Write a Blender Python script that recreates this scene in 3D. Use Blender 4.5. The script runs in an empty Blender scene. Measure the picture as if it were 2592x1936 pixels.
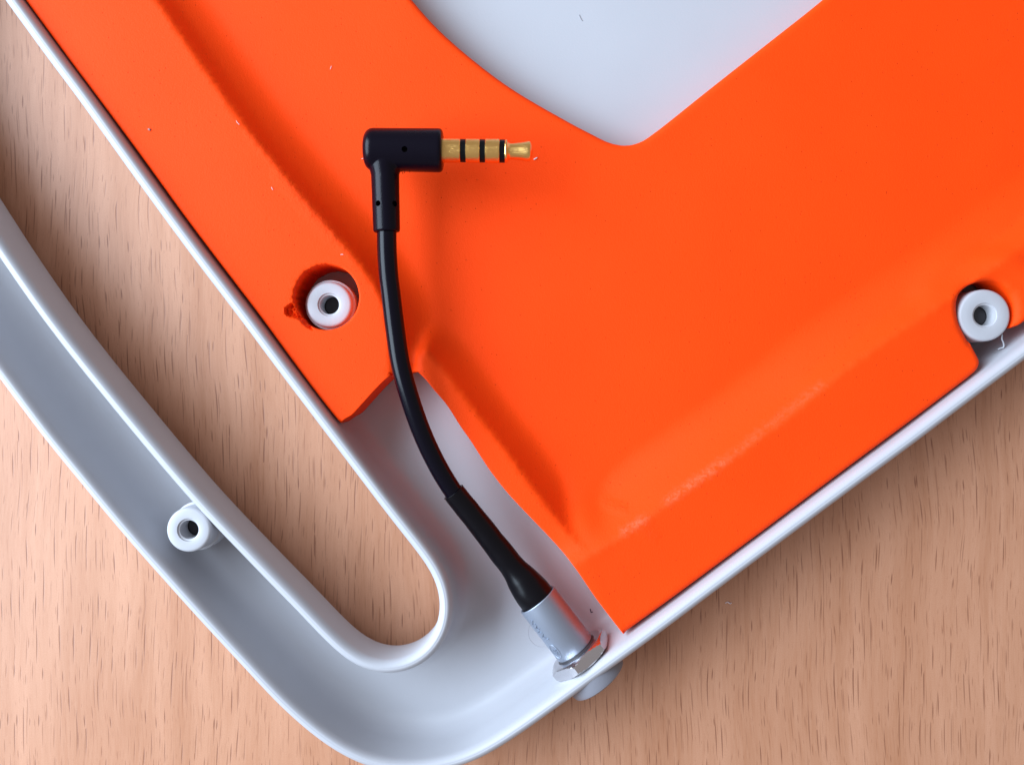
import bpy, bmesh, math, random
import numpy as np
from mathutils import Vector, Matrix
from mathutils.geometry import delaunay_2d_cdt
random.seed(7); rng = np.random.default_rng(7)
C = bpy.context.scene.collection
sc = bpy.context.scene
sc.unit_settings.scale_length = 0.01          # one unit is one centimetre
# ------------------------------------------------------------------ camera
H = 141.0                                     # camera height above the desk in mm
F = 2200.0
cam = bpy.data.cameras.new('camera'); cam.sensor_width = 36; cam.lens = 36*F/2592
cam.clip_start = 0.5; cam.clip_end = 500
co = bpy.data.objects.new('camera', cam); C.objects.link(co)
co.location = (0, 0, H/10); sc.camera = co
# ------------------------------------------------------------------ light
W = bpy.data.worlds.new('World'); sc.world = W; W.use_nodes = True
W.node_tree.nodes['Background'].inputs[0].default_value = (1.0, 0.93, 0.95, 1)
W.node_tree.nodes['Background'].inputs[1].default_value = 0.34
def window(name, loc, target, sx, sy, power, col):
    l = bpy.data.lights.new(name, 'AREA'); l.shape = 'RECTANGLE'; l.size = sx; l.size_y = sy
    l.energy = power; l.color = col
    o = bpy.data.objects.new(name, l); C.objects.link(o); o.location = loc
    o.rotation_euler = (Vector(target)-Vector(loc)).to_track_quat('-Z', 'Y').to_euler()
    return o
window('window_light', (-45.5, 7, 32), (0, 0, 0), 64, 42, 104000, (0.68, 0.83, 1.0))
sc.view_settings.view_transform = 'Standard'; sc.view_settings.look = 'None'
sc.view_settings.exposure = 0.0; sc.view_settings.gamma = 1

# ------------------------------------------------------------------ helpers
S = 0.1
def P(px, py, z):                             # survey point -> mm on the plane at height z
    k = (H-z)/F
    return ((px-1296)*k, (968-py)*k)
def tag(o, label=None, cat=None, group=None, kind=None):
    if label: o['label'] = label
    if cat: o['category'] = cat
    if group: o['group'] = group
    if kind: o['kind'] = kind
    return o
def empty(name, loc=(0, 0, 0)):
    o = bpy.data.objects.new(name, None); C.objects.link(o); o.location = Vector(loc)*S
    o.empty_display_size = 0.5
    return o
def meshobj(name, verts, faces, mat, parent=None, smooth=True, sharp=None):
    me = bpy.data.meshes.new(name)
    me.from_pydata([tuple(np.array(v, float)*S) for v in verts], [], faces)
    me.update()
    bm = bmesh.new(); bm.from_mesh(me); bmesh.ops.recalc_face_normals(bm, faces=bm.faces); bm.to_mesh(me); bm.free()
    if smooth: me.shade_smooth()
    if sharp: me.set_sharp_from_angle(angle=math.radians(sharp))
    me.materials.append(mat)
    o = bpy.data.objects.new(name, me); C.objects.link(o)
    if parent is not None:
        o.parent = parent
        o.matrix_parent_inverse = Matrix.Translation(-parent.location)
    return o
def catmull(pts, closed=True, n=8):
    p = np.array(pts, float); N = len(p); out = []
    rngi = range(N if closed else N-1)
    for i in rngi:
        if closed: a, b, c, d = p[(i-1) % N], p[i], p[(i+1) % N], p[(i+2) % N]
        else: a, b, c, d = p[max(i-1, 0)], p[i], p[i+1], p[min(i+2, N-1)]
        # centripetal parametrisation
        t0 = 0; t1 = t0+max(np.linalg.norm(b[:2]-a[:2])**.5, 1e-4); t2 = t1+max(np.linalg.norm(c[:2]-b[:2])**.5, 1e-4); t3 = t2+max(np.linalg.norm(d[:2]-c[:2])**.5, 1e-4)
        for k in range(n):
            t = t1+(t2-t1)*k/n
            A1 = (t1-t)/(t1-t0)*a+(t-t0)/(t1-t0)*b if t1-t0 > 1e-3 else b
            A2 = (t2-t)/(t2-t1)*b+(t-t1)/(t2-t1)*c
            A3 = (t3-t)/(t3-t2)*c+(t-t2)/(t3-t2)*d if t3-t2 > 1e-3 else c
            B1 = (t2-t)/(t2-t0)*A1+(t-t0)/(t2-t0)*A2
            B2 = (t3-t)/(t3-t1)*A2+(t-t1)/(t3-t1)*A3
            out.append((t2-t)/(t2-t1)*B1+(t-t1)/(t2-t1)*B2)
    if not closed: out.append(p[-1])
    return np.array(out)
def resample(p, step, closed=True):
    q = np.vstack([p, p[:1]]) if closed else p
    d = np.r_[0, np.cumsum(np.linalg.norm(np.diff(q[:, :2], axis=0), axis=1))]
    n = max(int(round(d[-1]/step)), 3)
    t = np.linspace(0, d[-1], n+1)
    if closed: t = t[:-1]
    return np.stack([np.interp(t, d, q[:, k]) for k in range(q.shape[1])], 1)
def area(p): x, y = p[:, 0], p[:, 1]; return .5*np.sum(x*np.roll(y, -1)-y*np.roll(x, -1))
def normals(p, w=2):                          # outward for a CCW loop
    t = np.roll(p, -w, 0)-np.roll(p, w, 0)
    t /= np.linalg.norm(t, axis=1)[:, None]+1e-12
    return np.stack([t[:, 1], -t[:, 0]], 1)
def smooth_loop(p, it=3):
    for _ in range(it): p = .25*np.roll(p, 1, 0)+.5*p+.25*np.roll(p, -1, 0)
    return p
def inside(pts, poly):
    x, y = pts[:, 0], pts[:, 1]; r = np.zeros(len(pts), bool)
    x1, y1 = poly[:, 0], poly[:, 1]; x2, y2 = np.roll(x1, -1), np.roll(y1, -1)
    for a, b, c, d in zip(x1, y1, x2, y2):
        m = ((b > y) != (d > y))
        if m.any():
            xi = (c-a)*(y-b)/((d-b) if d != b else 1e-12)+a
            r ^= m & (x < xi)
    return r
def segdist(pts, A, B, vals=None):            # min distance from each pt to segments A->B
    best = np.full(len(pts), 1e9); bi = np.zeros(len(pts), int)
    for i in range(len(A)):
        ab = B[i]-A[i]; L = ab@ab+1e-12
        t = np.clip(((pts-A[i])@ab)/L, 0, 1)
        d = np.linalg.norm(pts-(A[i]+t[:, None]*ab), axis=1)
        m = d < best; best[m] = d[m]; bi[m] = i
    return best, bi
def polydist(pts, poly, closed=True):
    B = np.roll(poly, -1, 0) if closed else poly[1:]
    A = poly if closed else poly[:-1]
    return segdist(pts, A, B)
def lathe(name, prof, mat, parent, A, D, n=64, up=(0, 0, 1), sharp=35, closed=False):
    # prof: (t along axis mm, r mm); axis from A along unit D
    D = np.array(D, float); D /= np.linalg.norm(D)
    U = np.array(up, float); U -= D*(U@D)
    if np.linalg.norm(U) < 1e-3: U = np.array((1., 0, 0)); U -= D*(U@D)
    U /= np.linalg.norm(U); V = np.cross(D, U); A = np.array(A, float)
    v = []; f = []
    for t, r in prof:
        for k in range(n):
            a = 2*math.pi*k/n
            v.append(A+D*t+(U*math.cos(a)+V*math.sin(a))*r)
    m = len(prof)
    for i in range(m-1 if not closed else m):
        for k in range(n):
            j = (i+1) % m
            f.append((i*n+k, i*n+(k+1) % n, j*n+(k+1) % n, j*n+k))
    if not closed:
        if prof[0][1] > 1e-6: f.append(tuple(range(n))[::-1])
        if prof[-1][1] > 1e-6: f.append(tuple((m-1)*n+k for k in range(n)))
    bmv = [tuple(x) for x in v]
    o = meshobj(name, bmv, f, mat, parent, sharp=sharp)
    return o
def tube(name, path, rad, mat, parent, n=32, sharp=None, caps=True):
    p = np.array(path, float); N = len(p)
    rad = np.broadcast_to(np.array(rad, float), (N,))
    T = np.gradient(p, axis=0); T /= np.linalg.norm(T, axis=1)[:, None]
    U = np.array((0, 0, 1.)); v = []; f = []
    for i in range(N):
        U = U-T[i]*(U@T[i]); U /= np.linalg.norm(U); V = np.cross(T[i], U)
        for k in range(n):
            a = 2*math.pi*k/n; v.append(p[i]+(U*math.cos(a)+V*math.sin(a))*rad[i])
    for i in range(N-1):
        for k in range(n): f.append((i*n+k, i*n+(k+1) % n, (i+1)*n+(k+1) % n, (i+1)*n+k))
    if caps: f.append(tuple(range(n))[::-1]); f.append(tuple((N-1)*n+k for k in range(n)))
    return meshobj(name, v, f, mat, parent, sharp=sharp)
def bake(o):                                   # apply modifiers
    dg = bpy.context.evaluated_depsgraph_get(); me = bpy.data.meshes.new_from_object(o.evaluated_get(dg))
    o.modifiers.clear(); o.data = me
def kill(o): bpy.data.objects.remove(o, do_unlink=True)

# ------------------------------------------------------------------ materials
def mat(name):
    m = bpy.data.materials.new(name); m.use_nodes = True
    return m, m.node_tree, m.node_tree.nodes['Principled BSDF']
def N(nt, typ, **kw):
    n = nt.nodes.new(typ)
    for k, v in kw.items():
        if k in n.inputs: n.inputs[k].default_value = v
        else: setattr(n, k, v)
    return n
def coords(nt, scale=(1, 1, 1), rot=(0, 0, 0)):
    tc = N(nt, 'ShaderNodeTexCoord'); mp = N(nt, 'ShaderNodeMapping')
    mp.inputs['Scale'].default_value = scale; mp.inputs['Rotation'].default_value = rot
    nt.links.new(tc.outputs['Object'], mp.inputs['Vector']); return mp.outputs[0]
def math_(nt, op, a, b=None, c=None, clamp=False):
    n = nt.nodes.new('ShaderNodeMath'); n.operation = op; n.use_clamp = clamp
    for i, x in enumerate((a, b, c)):
        if x is None: continue
        if isinstance(x, (int, float)): n.inputs[i].default_value = x
        else: nt.links.new(x, n.inputs[i])
    return n.outputs[0]
def ramp(nt, fac, stops):
    r = nt.nodes.new('ShaderNodeValToRGB'); e = r.color_ramp.elements
    while len(e) < len(stops): e.new(.5)
    for el, (p, c) in zip(e, stops): el.position = p; el.color = (*c, 1) if len(c) == 3 else c
    nt.links.new(fac, r.inputs[0]); return r.outputs[0]
def mix(nt, fac, a, b, mode='MIX'):
    n = nt.nodes.new('ShaderNodeMix'); n.data_type = 'RGBA'; n.blend_type = mode
    if isinstance(fac, (int, float)): n.inputs[0].default_value = fac
    else: nt.links.new(fac, n.inputs[0])
    for i, x in ((6, a), (7, b)):
        if isinstance(x, tuple): n.inputs[i].default_value = (*x, 1)
        else: nt.links.new(x, n.inputs[i])
    return n.outputs[2]
def bump(nt, b, h, strength, dist):
    n = nt.nodes.new('ShaderNodeBump'); n.inputs['Distance'].default_value = dist
    if isinstance(strength, (int, float)): n.inputs['Strength'].default_value = strength
    else: nt.links.new(strength, n.inputs['Strength'])
    nt.links.new(h, n.inputs['Height']); nt.links.new(n.outputs[0], b.inputs['Normal']); return n

# orange moulded foam
M_or, nt, b = mat('orange_foam')
v = coords(nt)
fine = N(nt, 'ShaderNodeTexNoise', Scale=42.0, Detail=5.0, Roughness=.7); nt.links.new(v, fine.inputs['Vector'])
big = N(nt, 'ShaderNodeTexNoise', Scale=.9, Detail=4.0, Roughness=.6); nt.links.new(v, big.inputs['Vector'])
pit = N(nt, 'ShaderNodeTexVoronoi', Scale=13.0); nt.links.new(v, pit.inputs['Vector'])
pitm = ramp(nt, pit.outputs['Distance'], [(0, (1, 1, 1)), (.055, (1, 1, 1)), (.11, (0, 0, 0))])
psel = N(nt, 'ShaderNodeSeparateColor'); nt.links.new(pit.outputs['Color'], psel.inputs[0])
pitm = math_(nt, 'MULTIPLY', pitm, math_(nt, 'GREATER_THAN', psel.outputs[0], .72))
at = N(nt, 'ShaderNodeAttribute', attribute_name='scuff')
sn = N(nt, 'ShaderNodeTexNoise', Scale=16.0, Detail=6.0, Roughness=.75, Distortion=.6); nt.links.new(v, sn.inputs['Vector'])
sm = math_(nt, 'MULTIPLY', at.outputs['Fac'], ramp(nt, sn.outputs[0], [(.42, (0, 0, 0)), (.6, (1, 1, 1))]))
col = mix(nt, big.outputs[0], (1.0, .052, .0002), (1.0, .062, .0005))
col = mix(nt, math_(nt, 'MULTIPLY', fine.outputs[0], .4), col, (.92, .070, .004))
col = mix(nt, math_(nt, 'MULTIPLY', pitm, .55), col, (.45, .03, .003))
at2 = N(nt, 'ShaderNodeAttribute', attribute_name='chalk')
sm2 = math_(nt, 'MULTIPLY', at2.outputs['Fac'], ramp(nt, sn.outputs[0], [(.4, (0, 0, 0)), (.62, (1, 1, 1))]))
col = mix(nt, math_(nt, 'MULTIPLY', sm2, .5), col, (.95, .22, .12))
nt.links.new(col, b.inputs['Base Color']); b.inputs['Roughness'].default_value = .62
b.inputs['Specular IOR Level'].default_value = .14
hh = math_(nt, 'ADD', math_(nt, 'MULTIPLY', fine.outputs[0], .35), math_(nt, 'MULTIPLY', pitm, -.6))
hh = math_(nt, 'ADD', hh, math_(nt, 'MULTIPLY', math_(nt, 'MULTIPLY', sn.outputs[0], at.outputs['Fac']), 1.3))
bump(nt, b, hh, 1.0, .018)

def plastic(name, c, rough, bs=.12, sc_=30, spec=.5, speck=0):
    m, nt, b = mat(name); v = coords(nt)
    n1 = N(nt, 'ShaderNodeTexNoise', Scale=float(sc_), Detail=4.0); nt.links.new(v, n1.inputs['Vector'])
    n2 = N(nt, 'ShaderNodeTexNoise', Scale=1.1, Detail=5.0); nt.links.new(v, n2.inputs['Vector'])
    d = tuple(x*.93 for x in c)
    cc = mix(nt, n2.outputs[0], c, d)
    nt.links.new(cc, b.inputs['Base Color'])
    rr = math_(nt, 'MULTIPLY_ADD', n2.outputs[0], .12, rough-.06); nt.links.new(rr, b.inputs['Roughness'])
    b.inputs['Specular IOR Level'].default_value = spec
    bump(nt, b, n1.outputs[0], bs, .01)
    return m
M_white = plastic('white_plastic', (.485, .485, .515), .48)
M_black = plastic('black_plastic', (.003, .002, .006), .27, .15, 45, .16)
M_cable = plastic('cable_rubber', (.002, .0015, .005), .22, .04, 20, .2)
M_shrink = plastic('heat_shrink', (.003, .0025, .004), .3, .12, 12, .2)
M_ring = plastic('black_insulator', (.004, .004, .005), .3, .1, 30, .15)
M_bore_neck = plastic('bore_shade_neck_steel', (.03, .026, .03), .5)  # painted shade in the boss bores, dark steel on the threaded neck
M_lint2 = plastic('grey_lint', (.3, .29, .32), .8)
M_gflange = plastic('grey_plastic', (.24, .24, .275), .45)
M_ink = plastic('ink', (.05, .04, .08), .5)
M_dust = plastic('pale_lint', (.75, .62, .62), .8)
M_grit = plastic('grey_grit', (.33, .2, .2), .7)
M_barrel = plastic('satin_barrel', (.38, .42, .50), .48, .12, 60)
M_barrel.node_tree.nodes['Principled BSDF'].inputs['Metallic'].default_value = .8
def metal(name, c, r, bs=.1, stretch=(1, 1, 1), scale=20):
    m, nt, b = mat(name); v = coords(nt, stretch)
    n1 = N(nt, 'ShaderNodeTexNoise', Scale=float(scale), Detail=6.0, Roughness=.7); nt.links.new(v, n1.inputs['Vector'])
    b.inputs['Base Color'].default_value = (*c, 1); b.inputs['Metallic'].default_value = 1
    rr = math_(nt, 'MULTIPLY_ADD', n1.outputs[0], .25, r-.1); nt.links.new(rr, b.inputs['Roughness'])
    bump(nt, b, n1.outputs[0], bs, .01); return m
M_gold = metal('gold_plating', (1.0, .62, .20), .2, .9, (.06, 1.6, 1.6), 14)
M_chrome = metal('nickel_plating', (.70, .68, .69), .16, .2, scale=14)
# beech laminate
M_wood, nt, b = mat('beech_laminate')
tc = N(nt, 'ShaderNodeTexCoord')
wn = N(nt, 'ShaderNodeTexNoise', Scale=.25, Detail=2.0); nt.links.new(tc.outputs['Object'], wn.inputs['Vector'])
wmix = N(nt, 'ShaderNodeVectorMath', operation='MULTIPLY_ADD')
nt.links.new(wn.outputs['Color'], wmix.inputs[0]); wmix.inputs[1].default_value = (.55, 0, 0); nt.links.new(tc.outputs['Object'], wmix.inputs[2])
def scaled(sx, sy, off=0.):
    m = N(nt, 'ShaderNodeMapping'); m.inputs['Scale'].default_value = (sx, sy, 1); m.inputs['Location'].default_value = (off, off*1.7, off)
    nt.links.new(wmix.outputs[0], m.inputs['Vector']); return m.outputs[0]
def flecks(sx, sy, r, off, keep):
    # elongated pores: the unit circles of a stretched cell field
    vo = N(nt, 'ShaderNodeTexVoronoi', Scale=1.0, Randomness=1.0); vo.voronoi_dimensions = '2D'
    nt.links.new(scaled(sx, sy, off), vo.inputs['Vector'])
    sp = N(nt, 'ShaderNodeSeparateXYZ'); nt.links.new(scaled(sx, sy, off), sp.inputs[0])
    pp = N(nt, 'ShaderNodeSeparateXYZ'); nt.links.new(vo.outputs['Position'], pp.inputs[0])
    dx = math_(nt, 'SUBTRACT', sp.outputs[0], pp.outputs[0]); dy = math_(nt, 'SUBTRACT', sp.outputs[1], pp.outputs[1])
    cs = N(nt, 'ShaderNodeSeparateColor'); nt.links.new(vo.outputs['Color'], cs.inputs[0])
    ex = math_(nt, 'POWER', math_(nt, 'DIVIDE', dx, r), 2.0)
    ly = math_(nt, 'MULTIPLY_ADD', math_(nt, 'POWER', cs.outputs[1], 1.6), .5, .12)
    ey = math_(nt, 'POWER', math_(nt, 'ABSOLUTE', math_(nt, 'DIVIDE', dy, ly)), 2.0)
    d = math_(nt, 'ADD', ex, ey)
    m = math_(nt, 'SUBTRACT', 1.0, d, clamp=True)
    k = math_(nt, 'MULTIPLY', math_(nt, 'GREATER_THAN', cs.outputs[0], keep), math_(nt, 'MULTIPLY_ADD', cs.outputs[2], .6, .4))
    return math_(nt, 'MULTIPLY', math_(nt, 'POWER', m, .7), k)
f1 = flecks(6.4, 1.3, .08, 3.1, .12)
f2 = flecks(8.0, 1.7, .085, 17.3, .25)
f3 = flecks(14., 3.4, .10, 41.7, .2)
g1 = N(nt, 'ShaderNodeTexNoise', Scale=1.0, Detail=8.0, Roughness=.7); nt.links.new(scaled(26, 1.3, 5), g1.inputs['Vector'])
g2 = N(nt, 'ShaderNodeTexNoise', Scale=1.0, Detail=5.0, Roughness=.62, Distortion=.5); nt.links.new(scaled(1.7, .16, 9), g2.inputs['Vector'])
g3 = N(nt, 'ShaderNodeTexNoise', Scale=55.0, Detail=3.0, Roughness=.7); nt.links.new(tc.outputs['Object'], g3.inputs['Vector'])
base = mix(nt, ramp(nt, g2.outputs[0], [(.33, (0, 0, 0)), (.67, (1, 1, 1))]), (.45, .19, .095), (.60, .295, .175))
base = mix(nt, math_(nt, 'MULTIPLY', ramp(nt, g1.outputs[0], [(.35, (0, 0, 0)), (.68, (1, 1, 1))]), .35), base, (.64, .345, .215))
base = mix(nt, math_(nt, 'MULTIPLY', ramp(nt, g3.outputs[0], [(.4, (0, 0, 0)), (.65, (1, 1, 1))]), .28), base, (.42, .18, .09))
base = mix(nt, math_(nt, 'MULTIPLY', f3, .38), base, (.28, .10, .045))
base = mix(nt, math_(nt, 'MULTIPLY', f2, .6), base, (.24, .08, .035))
base = mix(nt, math_(nt, 'MULTIPLY', f1, .78), base, (.19, .06, .028))
nt.links.new(base, b.inputs['Base Color']); b.inputs['Roughness'].default_value = .45
hw = math_(nt, 'SUBTRACT', math_(nt, 'MULTIPLY', g1.outputs[0], .3), math_(nt, 'ADD', f1, math_(nt, 'MULTIPLY', f2, .6)))
bump(nt, b, hw, .25, .008)

# ------------------------------------------------------------------ desk
L = 420
desk = meshobj('table_top', [(-L, -L, 0), (L, -L, 0), (L, L, 0), (-L, L, 0), (-L, -L, -18), (L, -L, -18), (L, L, -18), (-L, L, -18)],
               [(0, 1, 2, 3), (7, 6, 5, 4), (0, 4, 5, 1), (1, 5, 6, 2), (2, 6, 7, 3), (3, 7, 4, 0)], M_wood, smooth=False)
tag(desk, kind='structure')

# ------------------------------------------------------------------ white housing
ZF = 2.0                                       # tray floor
ZR = 13.0                                      # rim
outer_px = [(0, 964), (48, 1028), (97, 1094), (145, 1154), (206, 1228), (261, 1295), (348, 1397), (407, 1463), (484, 1549), (542, 1612), (600, 1674), (702, 1783), (755, 1832), (806, 1874),
            (852, 1905), (905, 1933), (965, 1952), (1040, 1960), (1120, 1952), (1198, 1930), (1290, 1878), (1400, 1801), (1550, 1692), (1671, 1604), (1792, 1513), (1950, 1395), (2192, 1215), (2313, 1126), (2434, 1034), (2592, 915),
            (2800, 758), (3000, 603), (3130, 450), (3200, 250), (3210, -300), (3180, -700), (3050, -900), (2800, -1000), (1000, -1020),
            (0, -1000), (-350, -900), (-500, -650), (-560, -250), (-510, 100), (-400, 390), (-260, 610), (-120, 800)]
slot_px = [(28, 637), (64, 689), (125, 776), (206, 882), (304, 1003), (365, 1077), (432, 1157), (494, 1229), (557, 1298), (630, 1374), (725, 1472), (762, 1509), (831, 1582), (882, 1632), (914, 1656), (942, 1669), (972, 1675), (1004, 1673),
           (1036, 1664), (1066, 1646), (1089, 1620), (1107, 1588), (1115, 1553), (1114, 1515), (1106, 1479), (1087, 1442), (1057, 1401), (1021, 1356), (977, 1300), (898, 1196), (794, 1059), (697, 931), (598, 798), (494, 662), (397, 531), (300, 397), (194, 249), (121, 152), (48, 52), (10, 0),
           (-45, -80), (-100, -165), (-150, -240), (-200, -290), (-260, -290), (-300, -220), (-310, -60), (-270, 120), (-190, 290), (-80, 470)]
def loop(pxs, z, step=.8):
    p = resample(catmull([P(x, y, z) for x, y in pxs]), step)
    p = smooth_loop(p, 14)
    return p if area(p) > 0 else p[::-1]
LO = loop(outer_px, 12.4); LS = loop(slot_px, 12.4)
# cross-section of the rim from the outside bottom over the top to the floor: (inset, z)
prof = [(6.0, 0.05), (4.6, 0.12), (3.0, .5), (1.7, 1.4), (.75, 2.7), (.3, 4.2), (.12, 6.5), (0, 11.5), (.04, 11.9), (.15, 12.28), (.34, 12.6), (.6, 12.84), (.85, 12.95),
        (1.02, 12.98), (1.07, 12.95), (1.11, 12.95), (1.16, 12.965), (1.4, 12.88), (1.66, 12.66), (1.86, 12.34), (1.99, 11.95), (2.05, 11.4), (2.15, 8.5), (2.25, 6.0), (2.5, 4.6), (2.95, 3.4), (3.6, 2.6), (4.4, 2.15), (5.4, ZF)]
verts = []; faces = []
def ringwall(loopp, sign):
    n = len(loopp); nr = normals(loopp, 3)*sign; base = len(verts)
    for ins, z in prof:
        q = loopp-nr*ins
        if ins > 2.6: q = smooth_loop(q, 4)
        for x, y in q: verts.append((x, y, z))
    for i in range(len(prof)-1):
        for k in range(n):
            faces.append((base+i*n+k, base+i*n+(k+1) % n, base+(i+1)*n+(k+1) % n, base+(i+1)*n+k))
    return base, n, base+(len(prof)-1)*n
bo, no, to = ringwall(LO, 1); bs_, ns, ts = ringwall(LS, -1)
# screw bosses: (px, py, top z, radius, bore radius)
bosses = [(833, 771, 9.6, 3.42, 1.42, 'pale screw boss set deep in the torn round hole of the orange foam'),
          (2493, 798, 10.7, 3.9, 1.52, 'larger screw boss in the open notch of the orange foam'),
          (477, 1341, 12.3, 3.30, 1.38, 'screw boss standing in the narrow grey handle channel')]
bc = [P(x, y, z) for x, y, z, *_ in bosses]
def cdt_fill(outer_idx, hole_idx, z, circles):
    pts = [Vector(verts[i][:2]) for i in outer_idx]+[Vector(verts[i][:2]) for i in hole_idx]
    ids = list(outer_idx)+list(hole_idx)
    n1 = len(outer_idx); n2 = len(hole_idx)
    edges = [(i, (i+1) % n1) for i in range(n1)]+[(n1+i, n1+(i+1) % n2) for i in range(n2)]
    polys = [np.array([pts[i] for i in range(n1)]), np.array([pts[n1+i] for i in range(n2)])]
    for (cx, cy), r in circles:
        s = len(pts); m = 32
        for k in range(m):
            a = 2*math.pi*k/m; pts.append(Vector((cx+r*math.cos(a), cy+r*math.sin(a)))); ids.append(len(verts)); verts.append((cx+r*math.cos(a), cy+r*math.sin(a), z))
        edges += [(s+k, s+(k+1) % m) for k in range(m)]
        polys.append(np.array([pts[s+k] for k in range(m)]))
    lo = polys[0].min(0); hi = polys[0].max(0); g = []
    for x in np.arange(lo[0], hi[0], 7.0):
        for y in np.arange(lo[1], hi[1], 7.0): g.append((x+rng.uniform(-.5, .5), y+rng.uniform(-.5, .5)))
    g = np.array(g); keep = inside(g, polys[0])
    for q in polys[1:]: keep &= ~inside(g, q)
    g = g[keep]; dd = np.minimum.reduce([polydist(g, q)[0] for q in polys]); g = g[dd > 2.5]
    for x, y in g: pts.append(Vector((x, y))); ids.append(len(verts)); verts.append((x, y, z))
    ov, oe, of, vo, eo, fo = delaunay_2d_cdt(pts, edges, [], 0, 1e-5)
    mp = []
    for v_, o_ in zip(ov, vo):
        if o_: mp.append(ids[o_[0]])
        else: mp.append(len(verts)); verts.append((v_[0], v_[1], z))
    cen = np.array([[sum(ov[i][0] for i in f)/3, sum(ov[i][1] for i in f)/3] for f in of])
    keep = inside(cen, polys[0])
    for q in polys[1:]: keep &= ~inside(cen, q)
    for f, k in zip(of, keep):
        if k: faces.append(tuple(mp[i] for i in f))
circ = [(c, b_[4]) for c, b_ in zip(bc, bosses)]
cdt_fill(list(range(to, to+no)), list(range(ts, ts+ns)), ZF, circ)
cdt_fill(list(range(bo, bo+no)), list(range(bs_, bs_+ns)), .05, circ)
housing = empty('plastic_housing', (*P(1500, 1500, 0), 0))
tag(housing, 'open white plastic housing half with rounded rim and long handle slot, lying on beech desk', 'plastic housing')
meshobj('tray_shell', verts, faces, M_white, housing, sharp=50)
for (cx, cy), (_, _, zt, r, rb, lab) in zip(bc, bosses):
    step = 8.6 if r < 3.8 else 3.5
    o = lathe('screw_boss', [(.05, rb), (zt-.55, rb), (zt-.3, rb+.03), (zt-.22, rb+.28), (zt-.02, rb+.34), (zt, rb+.42), (zt, r-.42), (zt-.07, r-.2), (zt-.22, r-.06), (zt-.45, r),
                             (step, r+.06), (step-.1, r+.38), (step-.3, r+.42), (5.0, r+.42), (4.0, r+.2), (3.0, r-.3), (2.0, r-1.0)], M_white, housing, (cx, cy, 0), (0, 0, 1), closed=False)
    # remove the end caps so that the bore stays open
    bm = bmesh.new(); bm.from_mesh(o.data)
    bmesh.ops.delete(bm, geom=[f for f in bm.faces if len(f.verts) > 4], context='FACES'); bm.to_mesh(o.data); bm.free()
    o['label'] = lab
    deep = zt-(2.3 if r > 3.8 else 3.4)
    q_ = lathe('bore_shade_lining', [(deep, rb+.02), (deep, rb-.12), (deep-.25, rb-.2), (1.2, rb-.2), (1.2, .01)], M_bore_neck, o, (cx, cy, 0), (0, 0, 1))  # added dark lining: paints the shade of the deep bore, no real insert
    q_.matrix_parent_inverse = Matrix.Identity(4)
# round ejector mark and a moulded rib and pen tick on the tray floor
cx, cy = P(1374, 1600, ZF)
lathe('ejector_mark', [(-.05, 2.42), (.045, 2.40), (.045, 2.34), (.01, 2.30), (.01, .01)], M_white, housing, (cx, cy, ZF), (0, 0, 1))
a = P(1495, 1532, 4); c = P(1498, 1548, 4); d = P(1506, 1546, 4)
tk = []
for (p, q) in ((a, c), (c, d)):
    tk.append((p, q))
def strip(name, segs, w, z, h, m, parent):
    vv = []; ff = []
    for p, q in segs:
        p = np.array(p); q = np.array(q); t = (q-p)/np.linalg.norm(q-p); n = np.array((-t[1], t[0]))*w/2; p = p-t*w*.3; q = q+t*w*.3
        s = len(vv)
        for zz in (z, z+h):
            for r in (p-n, q-n, q+n, p+n): vv.append((*r, zz))
        ff += [tuple(s+i for i in f) for f in ((4, 5, 6, 7), (0, 1, 5, 4), (1, 2, 6, 5), (2, 3, 7, 6), (3, 0, 4, 7))]
    return meshobj(name, vv, ff, m, parent, smooth=False)
a = P(1494, 1541, ZF); c = P(1496, 1549, ZF); d = P(1500, 1548, ZF)
strip('pen_tick', [(a, c), (c, d)], .16, ZF, .03, M_ink, housing)

# ------------------------------------------------------------------ orange foam insert
def span(pts, closed=False, n=6): return catmull(pts, closed, n)
def PZ(l, z): return [(*P(x, y, z), z) for x, y in l]
left = PZ([(-420, -760), (-310, -540), (-170, -330), (-50, -158), (63, 0), (169, 145), (242, 242), (358, 399), (469, 552), (542, 649), (656, 799), (745, 921), (818, 1018), (861, 1071)], 11.3)
cut = PZ([(861, 1071), (874, 1060), (890, 1051), (910, 1030), (930, 1008), (951, 985), (973, 963), (996, 944)], 11.3)
notch = PZ([(996, 944), (1020, 948), (1057, 941)], 6.5)
lip = PZ([(1057, 941), (1075, 958), (1101, 990), (1130, 1024), (1166, 1080), (1190, 1114), (1239, 1189), (1287, 1250), (1332, 1298), (1398, 1367), (1449, 1425), (1507, 1509), (1579, 1603)], 9.6)
low = PZ([(1579, 1603), (1623, 1571), (1719, 1501), (1828, 1421), (1950, 1331), (2192, 1150), (2313, 1061), (2410, 988), (2458, 951), (2474, 936), (2481, 917), (2472, 895), (2445, 847), (2431, 818), (2425, 789), (2425, 765), (2432, 743), (2450, 726), (2475, 714), (2506, 711), (2532, 719), (2556, 745), (2568, 780), (2566, 812), (2560, 830), (2575, 826), (2620, 795), (2800, 655), (2950, 520), (3040, 380), (3100, 200), (3100, -650), (3000, -850)], 10.8)
topr = PZ([(3000, -850), (2300, -850), (2500, -330), (2300, -190), (2081, 0), (1970, 88), (1794, 226), (1653, 337), (1624, 355), (1589, 364), (1548, 358), (1489, 330), (1413, 289), (1296, 220), (1201, 150), (1113, 74), (1045, 0), (960, -110), (850, -300), (760, -850), (760, -850), (-420, -850)], 7.6)
parts = [(span(left), .7), (span(cut), .12), (span(notch), .3), (span(lip), .22), (span(low), .9), (span(topr), .9)]
OL = []; RR = []
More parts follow.
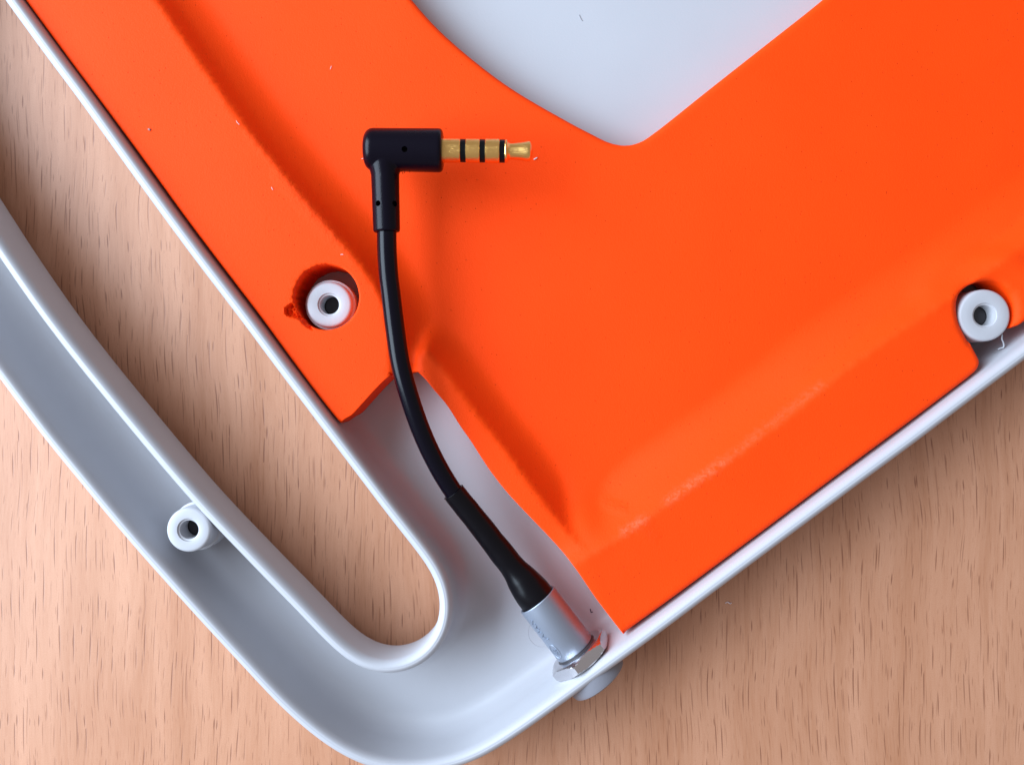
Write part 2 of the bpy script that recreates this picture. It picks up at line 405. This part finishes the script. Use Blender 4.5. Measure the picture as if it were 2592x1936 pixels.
for p, r in parts:
    p = resample(p, .55, False)[:-1]
    OL.append(p[:, :2]); RR += [r]*len(p)
OL = np.vstack(OL); RR = np.array(RR)
# pocket round the right boss gets a large soft edge
pc = np.array(bc[1]); near = np.linalg.norm(OL-pc, axis=1) < 5.0; RR[near] = 1.3
if area(OL) < 0: OL = OL[::-1]; RR = RR[::-1]
# knife cut wander on the cut edges
# round hole with torn rim
hc = np.array(P(826, 752, 11.3)); hr = 4.92
ang = np.linspace(0, 2*math.pi, 220, endpoint=False)
def torn(a):
    d = math.degrees(a) % 360
    w = max(0, 1-abs(((d-165+180) % 360)-180)/95)**.5 if abs(((d-165+180) % 360)-180) < 95 else 0
    return w
HL = []
nz = rng.normal(size=220); nz = np.convolve(np.r_[nz, nz, nz], np.ones(3)/3, 'same')[220:440]
for a_, n_ in zip(ang, nz):
    HL.append(hc+np.array((math.cos(a_), math.sin(a_)))*(hr+.10*n_*torn(a_)+.012*n_))
HL = np.array(HL)
L1 = np.array([P(x, y, 11) for x, y in catmull([(-150, -850), (60, -520), (250, -240), (416, 0), (562, 211), (656, 340), (820, 539), (930, 668), (985, 760), (1003, 850), (1008, 960)], False)])
strip_poly = np.vstack([L1, [P(900, 1200, 11), P(-900, 1200, 11), P(-900, -850, 11)]])
Lip1 = catmull([(1079, 872), (1118, 910), (1166, 971), (1239, 1068), (1300, 1145), (1350, 1215), (1400, 1280), (1450, 1345)], False)
lip_poly = np.array([P(x, y, 10) for x, y in list(Lip1)+[(1500, 1390), (1600, 1640), (1300, 1500), (1040, 1000), (1050, 895)]])
Cr = catmull([(1385, 1440), (1450, 1420), (1520, 1380), (1577, 1347), (1706, 1255), (1823, 1173), (1999, 1044), (2087, 970), (2233, 861), (2397, 752), (2470, 700), (2592, 609), (2800, 450), (3000, 300)], False)
pl_poly = np.array([P(x, y, 10.5) for x, y in list(Cr)+[(3400, 0), (3400, 1500), (1600, 1900), (1250, 1560)]])
HB, HS, HLIP, HP = 5.8, 11.5, 9.6, 11.2
def sd(pts, poly):
    d, _ = polydist(pts, poly); ins = inside(pts, poly); return np.where(ins, -d, d)
from mathutils import noise as mn
def fall(d, w, rnd, p):
    t = np.clip((d+rnd)/(w+rnd), 0, 1)
    crisp = (1-t)**p
    soft = 1-t*t*(3-2*t)
    return .8*crisp+.2*soft
def height(pts):
    s1 = sd(pts, strip_poly); s2 = sd(pts, lip_poly); s3 = sd(pts, pl_poly)
    a = (HS-HB)*fall(s1, 5.6, .9, 2.1)
    b_ = (HLIP-HB)*fall(s2, 4.4, .8, 2.0)
    c_ = (HP-HB)*fall(s3, 8.6, .3, 1.8)
    k = 8.0
    m = (np.maximum(a, 0)**k+np.maximum(b_, 0)**k+np.maximum(c_, 0)**k)**(1/k)
    m = np.minimum(m, np.maximum(np.maximum(a, b_), c_)+.8)
    e_ = np.array(P(1480, 1362, 9)); dd_ = np.linalg.norm((pts-e_)*np.array((1, 1)), axis=1)
    bl = 3.6*np.exp(-(dd_/5.5)**2); m = (m**4+bl**4)**.25
    # valley rises gently toward the white opening
    x, y = pts[:, 0], pts[:, 1]
    g = np.clip((x*.35+y*.9+5)/60, 0, 1)
    h = HB+m+g*1.9*np.clip(1-m/3, 0, 1)
    # shallow puckers round the right pocket
    dpk = np.linalg.norm(pts-pc, axis=1)
    h += .5*np.exp(-((dpk-8.5)/2.0)**2)*np.clip((y-pc[1])/4, 0, 1)
    wob = np.array([mn.noise((px_*.07, py_*.07, 3.3)) for px_, py_ in pts]); h = h+.16*wob
    return h, s1, s2, s3
# sample points
grid = []
gx = np.arange(-110, 122, .62); gy = np.arange(-50, 112, .62)
XX, YY = np.meshgrid(gx, gy); G = np.stack([XX.ravel(), YY.ravel()], 1)
vis = (np.abs(G[:, 0]) < 92) & (np.abs(G[:, 1]) < 72)
coarse = (np.floor(G[:, 0]/.62).astype(int) % 3 == 0) & (np.floor(G[:, 1]/.62).astype(int) % 3 == 0)
G = G[vis | coarse]; G = G+rng.uniform(-.1, .1, G.shape)
G = G[inside(G, OL) & ~inside(G, HL)]
dO, iO = polydist(G, OL[::2]); dH, _ = polydist(G, HL)
G = G[(dO > .9) & (dH > .6)]
ex = []
nrm = normals(OL, 1)
for k_, ins in enumerate((.06, .16, .34, .62)):
    q = OL-nrm*(ins*np.maximum(RR, .3)/.7)[:, None]
    ok = inside(q, OL); d_, _ = polydist(q, OL); ok &= d_ > .8*ins*np.maximum(RR, .3)/.7
    ex.append(q[ok])
for rr_ in (.12, .35, .7):
    ex.append(hc+(HL-hc)*(1+rr_/hr))
# dense patches: tear beside the round hole and the rough crest
tear = np.array([P(x, y, 11.3) for x, y in [(748, 770), (738, 766), (730, 771), (721, 778), (719, 788), (723, 798), (733, 804), (745, 806), (757, 811), (764, 818), (772, 826), (784, 834), (796, 838), (770, 800)]])
TG = np.array([P(x, y, 11.3) for x in np.arange(706, 800, 2.6) for y in np.arange(752, 850, 2.6)])+rng.uniform(-.02, .02, (36*38 if False else len(np.arange(706, 800, 2.6))*len(np.arange(752, 850, 2.6)), 2))
TG = TG[~inside(TG, HL)]; TG = TG[polydist(TG, HL)[0] > .15]
TG = TG[inside(TG, OL)]
G = G[~((polydist(G, tear)[0] < .8) | inside(G, tear))] if True else G
allp = np.vstack([OL, HL, G]+ex+[TG])
nO, nH = len(OL), len(HL)
edges = [(i, (i+1) % nO) for i in range(nO)]+[(nO+i, nO+(i+1) % nH) for i in range(nH)]
ov, oe, of, vo, eo, fo = delaunay_2d_cdt([Vector(p) for p in allp], edges, [], 0, 1e-4)
V2 = np.array([(v_[0], v_[1]) for v_ in ov])
cen = np.array([V2[list(f)].mean(0) for f in of]); keep = inside(cen, OL) & ~inside(cen, HL)
tri = [tuple(f) for f, k_ in zip(of, keep) if k_]
h, s1, s2, s3 = height(V2)
dO, iO = segdist(V2, OL, np.roll(OL, -1, 0)); r_ = RR[iO]
u = np.clip(dO, 0, r_); h -= r_-np.sqrt(np.maximum(r_**2-(r_-u)**2, 0))
dH, _ = polydist(V2, HL); u = np.clip(dH, 0, .12); h -= .12-np.sqrt(np.maximum(.12**2-(.12-u)**2, 0))
tin = sd(V2, tear)
td = np.clip(-tin/.25, 0, 1)
rough = np.array([mn.fractal((x*2.2, y*2.2, 1.0), 1.0, 2.0, 4) for x, y in V2])
h -= td*(1.0+.7*rough)
# ragged lip round the upper left of the hole
aa = np.degrees(np.arctan2(V2[:, 1]-hc[1], V2[:, 0]-hc[0])) % 360
rag = np.where((aa > 95) & (aa < 240), 1, 0)*np.exp(-dH/.3); h += -.16*rag*np.abs(rough)
# scuff masks
def cap(p, a_, b_, w):
    d_, _ = segdist(p, np.array([P(*a_, 11)]), np.array([P(*b_, 11)])); return np.clip(1-d_/w, 0, 1)
scuff = np.maximum.reduce([.8*cap(V2, (640, 340), (720, 440), 1.2), cap(V2, (715, 445), (850, 600), 1.9), .6*cap(V2, (850, 600), (900, 660), 1.3),
                           cap(V2, (1541, 1280), (1580, 1292), 1.2), .7*cap(V2, (1580, 1345), (1640, 1310), 1.2), .55*cap(V2, (1620, 1330), (1650, 1355), 1.6), .5*cap(V2, (1470, 1395), (1452, 1410), 1.3),
                           .4*cap(V2, (1650, 1300), (1800, 1195), 1.0)])
scuff = np.maximum(scuff, td)
chalk = np.maximum.reduce([cap(V2, (1580, 1345), (1632, 1312), .8), .8*cap(V2, (1690, 1268), (1830, 1170), .9), .4*cap(V2, (1830, 1170), (2080, 975), .8)])
# side walls and underside
vv = [(x, y, z) for (x, y), z in zip(V2, h)]; ff = list(tri)
lookup = {}
for i, org in enumerate(vo):
    for o_ in org: lookup[o_] = i
def skirt(idx, cx_sign, poly):
    n = len(idx); nr = normals(poly, 2)*cx_sign; s = len(vv)
    lev = [(.02, .25), (.1, .5), (.35, .8), (.9, 1)]
    ks = np.where(RR < .5, .05, 1.0)
    for ins, t in lev:
        for k in range(n):
            x, y, z = vv[idx[k]]; zb = ZF+.25
            vv.append((x-nr[k][0]*ins*ks[k], y-nr[k][1]*ins*ks[k], z+(zb-z)*t))
    prev = idx
    for l_ in range(len(lev)):
        cur = [s+l_*n+k for k in range(n)]
        for k in range(n): ff.append((prev[k], prev[(k+1) % n], cur[(k+1) % n], cur[k]))
        prev = cur
skirt([lookup[i] for i in range(nO)], 1, OL)
hole_idx = [lookup[nO+i] for i in range(nH)]
n = nH; s = len(vv)
for t in (.33, .66, 1.0):
    for k in range(n):
        x, y, z = vv[hole_idx[k]]; rad = np.array((x, y))-hc; rad = rad*(1+.003*rng.normal())
        vv.append((hc[0]+rad[0], hc[1]+rad[1], z+(ZF+.25-z)*t))
prev = hole_idx
for l_ in range(3):
    cur = [s+l_*n+k for k in range(n)]
    for k in range(n): ff.append((prev[k], prev[(k+1) % n], cur[(k+1) % n], cur[k]))
    prev = cur
foam = meshobj('foam_insert', vv, ff, M_or, sharp=55)
for nm, arr in (('scuff', scuff), ('chalk', chalk)):
    at_ = foam.data.attributes.new(nm, 'FLOAT', 'POINT'); dat = np.zeros(len(foam.data.vertices)); dat[:len(arr)] = arr; at_.data.foreach_set('value', dat)
tag(foam, 'bright orange moulded foam insert with a torn round hole, lying inside the white housing', 'foam insert')

# ------------------------------------------------------------------ patch lead
ZJ = 14.0
lead = empty('audio_lead', (*P(1100, 900, 0), 0))
tag(lead, 'short black cable with gold right-angle jack plug and a grey socket through the white wall', 'audio cable')
k15 = lambda x, y, z=ZJ: (*P(x, y, z), z)
m_px = (H-ZJ)/F
# right-angle plug body
ax0 = k15(922, 379); R = 3.08
Lb = (1121-922)*m_px
rc = 1.5
pr = [(0, 0.001), (.02, R-rc-.4)]
for i in range(0, 9):
    t = math.pi/2*i/8; pr.append((rc*.9*(1-math.cos(t)), R-rc+rc*math.sin(t)))
pr += [(Lb*.5, R+.02), (Lb-.5, R+.05), (Lb-.2, R-.06), (Lb-.03, R-.35), (Lb, R-.6), (Lb, .001)]
b1 = lathe('plug_body', pr, M_black, lead, ax0, (1, -.012, 0), n=72)
A1 = np.array(k15(973, 379)); A2 = np.array(k15(979, 588, 13.8)); D2 = (A2-A1)/np.linalg.norm(A2-A1); L2 = np.linalg.norm(A2-A1)
b2 = lathe('plug_neck', [(0, .001), (0, 2.5), (2.2, 2.42), (3.1, 2.2), (3.7, 2.06), (6, 2.02), (8, 2.0), (L2-.25, 1.95), (L2-.05, 1.85), (L2, 1.7), (L2, .001)], M_black, lead, A1, D2, n=72)
# join and fuse to one moulded body
bm = bmesh.new(); bm.from_mesh(b1.data); bm.from_mesh(b2.data); bm.to_mesh(b1.data); bm.free(); kill(b2)
md = b1.modifiers.new('r', 'REMESH'); md.mode = 'VOXEL'; md.voxel_size = .012; md.use_smooth_shade = True
md = b1.modifiers.new('s', 'SMOOTH'); md.factor = .5; md.iterations = 7
bake(b1)
for (x, y, zt, dx) in ((1024, 378, ZJ+3, 0), (957, 515, ZJ+1.6, -.45), (1001, 515, ZJ+1.5, .5)):
    c_ = np.array((*P(x, y, zt), zt)); d_ = np.array((dx, 0, 1.)); d_ /= np.linalg.norm(d_)
    ct = lathe('cutter', [(-1.3, .42), (2, .42)], M_black, None, c_, d_, n=20)
    md = b1.modifiers.new('b', 'BOOLEAN'); md.object = ct; md.operation = 'DIFFERENCE'; md.solver = 'EXACT'
    bake(b1); kill(ct)
b1.data.shade_smooth(); b1.data.set_sharp_from_angle(angle=math.radians(50))
b1.name = 'plug_body'
# contacts
def X(px): return (px-922)*m_px
ax = (1, -.012, 0); n_ = 64
def contact(name, prof_, m): return lathe(name, prof_, m, lead, ax0, ax, n=n_, sharp=30)
Rj = 1.75
segs = [(1119, 1166, 'sleeve_contact'), (1179, 1215, 'ring_contact'), (1228, 1265, 'ring_contact')]
for a_, c_, nm in segs:
    contact(nm, [(X(a_), .3), (X(a_), Rj-.1), (X(a_)+.07, Rj), (X(c_)-.1, Rj), (X(c_), Rj-.12), (X(c_), .3)], M_gold)
for a_, c_ in ((1166, 1179), (1215, 1228), (1265, 1278)):
    contact('insulating_ring', [(X(a_)-.05, .3), (X(a_)-.05, Rj-.1), (X(c_)+.02, Rj-.1), (X(c_)+.02, .3)], M_ring)
contact('tip_contact', [(X(1278), .3), (X(1278), Rj-.1), (X(1280), Rj-.04), (X(1283), Rj-.1), (X(1287), 1.28), (X(1291), 1.14), (X(1300), 1.15), (X(1320), 1.3), (X(1334), 1.44), (X(1339), 1.46), (X(1342), 1.38), (X(1346), 1.0), (X(1348), .5), (X(1348.5), .001)], M_gold)
# cable
cab = [(979, 560, 13.8), (979, 590, 13.8), (980, 640, 13.9), (984, 700, 14.1), (989, 741, 14.2), (1000, 832, 14.2), (1014, 923, 14.0), (1039, 1013, 13.3), (1072, 1104, 12.2), (1113, 1188, 11.0), (1154, 1253, 10.0), (1200, 1312, 9.2)]
pth = catmull([(*P(x, y, z), z) for x, y, z in cab], False, 10)
tube('cable_jacket', pth, 1.42, M_cable, lead, n=40)
shr = [(1148, 1245, 10.1), (1155, 1254, 10.0), (1200, 1310, 9.2), (1255, 1380, 8.5), (1302, 1440, 8.1), (1322, 1466, 8.0), (1340, 1490, 8.0), (1357, 1511, 8.0), (1372, 1531, 8.0)]
rad = [1.68, 1.70, 1.78, 1.88, 2.02, 2.45, 2.72, 2.8, 2.75]
q = catmull([(*P(x, y, z), z, r) for (x, y, z), r in zip(shr, rad)], False, 10)
hs = tube('heat_shrink_sleeve', q[:, :3], q[:, 3], M_shrink, lead, n=56)
hs.data.update()
for v_ in hs.data.vertices:                    # wrinkles where the sleeve steps out
    w_ = v_.co/S; n_w = mn.noise((w_.x*.45, w_.y*.45, w_.z*.45)); v_.co += v_.normal*S*.07*n_w
# torn mouth of the sleeve
tube('sleeve_mouth', q[:3, :3]+0, [1.74, 1.77, 1.74], M_shrink, lead, n=56)
# socket barrel, nut and flange
BA = np.array((*P(1360, 1516, 8), 8.0)); BB = np.array((*P(1458, 1643, 8), 8.0)); BD = (BB-BA)/np.linalg.norm(BB-BA)
Rb = 3.2
brl = lathe('socket_barrel', [(1.2, 2.7), (.12, 2.86), (0, 2.95), (0, Rb-.08), (.1, Rb), (9.3, Rb), (9.5, Rb-.1), (9.5, 1.0)], M_barrel, lead, BA, BD, n=96)
lathe('solder_collar', [(.05, 2.3), (.28, 2.6), (.3, 2.86), (.5, 2.9), (.8, 2.6)], M_chrome, lead, BA, BD, n=60)
lathe('threaded_neck', [(9.3, 2.9), (9.3, 3.05), (9.6, 3.15), (9.75, 3.4), (9.95, 3.5), (13.6, 3.5), (13.6, 2)], M_bore_neck, lead, BA, BD, n=72)
# hexagonal nut with chamfered corners
def hexnut(t0, t1, Rc, rot):
    D = BD; U = np.array((0, 0, 1.)); V = np.cross(D, U); n = 96; v = []; f = []
    def rad_(a, flat):
        a6 = (a-rot+math.pi/6) % (math.pi/3)-math.pi/6
        return flat/math.cos(((a-rot) % (math.pi/3))-math.pi/6)
    ap = Rc*math.cos(math.pi/6)
    levels = [(t0, ap*.78, 0), (t0+.02, ap*.93, 0), (t0+.42, 1e9, 1), (t1-.35, 1e9, 1), (t1-.02, ap*.97, 0), (t1, ap*.7, 0)]
    cham = [(t0, 3.5), (t0, ap*.95), (t0+.55, Rc*1.0), (t1-.5, Rc), (t1-.1, ap*1.0), (t1, ap*.98), (t1, 3.5)]
    # sample t finely: radius is min(hexagon, chamfer cone)
    ts_ = [t0, t0+.001]+list(np.linspace(t0+.05, t1-.05, 16))+[t1-.001, t1]
    for i, t in enumerate(ts_):
        cone = min(ap*.97+max(0, t-t0)*1.75, ap*.97+max(0, t1-t)*1.75) if 0 < i < len(ts_)-1 else 3.3
        for k in range(n):
            a = rot+2*math.pi*k/n; r = min(rad_(a, ap), cone) if cone > 3.4 else cone
            # a = 0 is straight up
            v.append(BA+D*t+(U*math.cos(a)+V*math.sin(a))*r)
    m = len(ts_)
    for i in range(m-1):
        for k in range(n): f.append((i*n+k, i*n+(k+1) % n, (i+1)*n+(k+1) % n, (i+1)*n+k))
    return meshobj('hex_nut', v, f, M_chrome, lead, sharp=22)
hexnut(9.75, 11.75, 5.25, math.radians(14))
lathe('outer_flange', [(12.9, 2.0), (13.4, 4.75), (14.9, 4.75), (15.45, 4.6), (15.7, 4.2), (15.8, 3.6), (15.85, .01)], M_gflange, lead, BA, BD, n=72)
# raised lettering on the barrel
Vv = np.cross(BD, np.array((0, 0, 1.)))        # to one side of the axis
def on_barrel(t, a, r): return BA+BD*t+(np.array((0, 0, 1.))*math.cos(a)+SIDE*math.sin(a))*r
SIDE = Vv if Vv[0] < 0 else -Vv                # the side towards the slot
def wrap_text(body, size, t_base, a_base, adv_sign=-1):
    cu = bpy.data.curves.new('t', 'FONT'); cu.body = body; cu.size = size; cu.extrude = .05; cu.space_character = 1.1; cu.resolution_u = 3
    o = bpy.data.objects.new('t', cu); C.objects.link(o)
    dg = bpy.context.evaluated_depsgraph_get(); me = bpy.data.meshes.new_from_object(o.evaluated_get(dg)); kill(o)
    for v_ in me.vertices:
        x, y, z = v_.co
        w_ = on_barrel(t_base-x, a_base+y/Rb, Rb+.01+z+.05)
        v_.co = Vector(w_)*S
    return me
me = wrap_text('JAPAN', 1.25, 5.3, math.radians(43))
lt = bpy.data.objects.new('raised_lettering', me); me.materials.append(M_barrel); C.objects.link(lt)
lt.parent = brl
me = wrap_text('KS', .95, 8.15, math.radians(41))
lt = bpy.data.objects.new('raised_emblem', me); me.materials.append(M_barrel); C.objects.link(lt)
lt.parent = brl
ring = [on_barrel(7.45+1.25*math.cos(a_), math.radians(49)+.78/Rb*math.sin(a_), Rb+.02) for a_ in np.linspace(0, 2*math.pi, 48)]
rg = tube('emblem_ring', ring, .065, M_barrel, brl, n=8)

# ------------------------------------------------------------------ lint and grit
def fibre(name, pts, r, m, label, cat='lint'):
    q_ = catmull([(*P(x, y, z), z) for x, y, z in pts], False, 4)
    o = tube(name, q_, r*(.6+.4*np.sin(np.linspace(.3, 2.8, len(q_)))), m, None, n=6)
    return tag(o, label, cat)
def top(x, y):
    p = np.array([P(x, y, 11)]); z = height(p)[0][0]; p = np.array([P(x, y, z)]); return height(p)[0][0]
def lint(pts, label, m=M_dust, r=.048, name='lint_fibre', lift=.07):
    fibre(name, [(x, y, top(x, y)+lift) for x, y in pts], r, m, label)
lint([(598, 306), (601, 311), (606, 316)], 'pale lint fibre near the crest of the raised orange strip, upper left')
lint([(862, 645), (866, 644), (869, 645)], 'tiny white fleck on orange foam just above the torn round hole')
lint([(1351, 404), (1356, 402), (1360, 399)], 'white speck on orange foam just below the gold jack tip', r=.11)
lint([(915, 403), (920, 401), (923, 397)], 'white speck on orange foam beside the black plug elbow')
lint([(836, 176), (838, 171), (839, 168)], 'faint pale fibre on orange foam above the black plug')
lint([(687, 474), (689, 478), (691, 481)], 'faint pink fleck beside the rough crest of the raised strip', r=.05)
lint([(375, 329), (378, 328), (380, 331)], 'small grey grit speck on the left orange strip near the rim', M_grit, .16, 'grit_speck')
def onfloor(pts, z, label, m, r=.06, name='lint_fibre'):
    fibre(name, [(x, y, z) for x, y in pts], r, m, label)
onfloor([(1466, 38), (1469, 46), (1474, 54)], ZF+.05, 'thin grey fibre on the white tray floor in the upper opening', M_lint2, .045)
onfloor([(1836, 1526), (1842, 1523), (1848, 1527), (1852, 1525)], .07, 'white lint curl on the beech desk right of the housing', M_dust, .1)
fibre('plastic_shaving', [(2537, 846, 9.5), (2536, 858, 9.3), (2540, 868, 9.0), (2540, 879, 8.8), (2533, 881, 8.6), (2526, 884, 8.5)], .12, M_white, 'curled white plastic shaving hanging beside the larger right boss', 'plastic shaving')

for k, (x0, y0, x1, y1) in enumerate([(1016, 434, 1020, 441), (1024, 433, 1023, 439), (1035, 432, 1037, 437)]):
    pth_ = [(*P(x0, y0, ZJ), ZJ), (*P((x0+x1)/2+1, (y0+y1)/2, ZJ), ZJ), (*P(x1, y1, ZJ), ZJ)]
    tube('moulding_flash', catmull(pth_, False, 3), .035, M_black, b1, n=5)
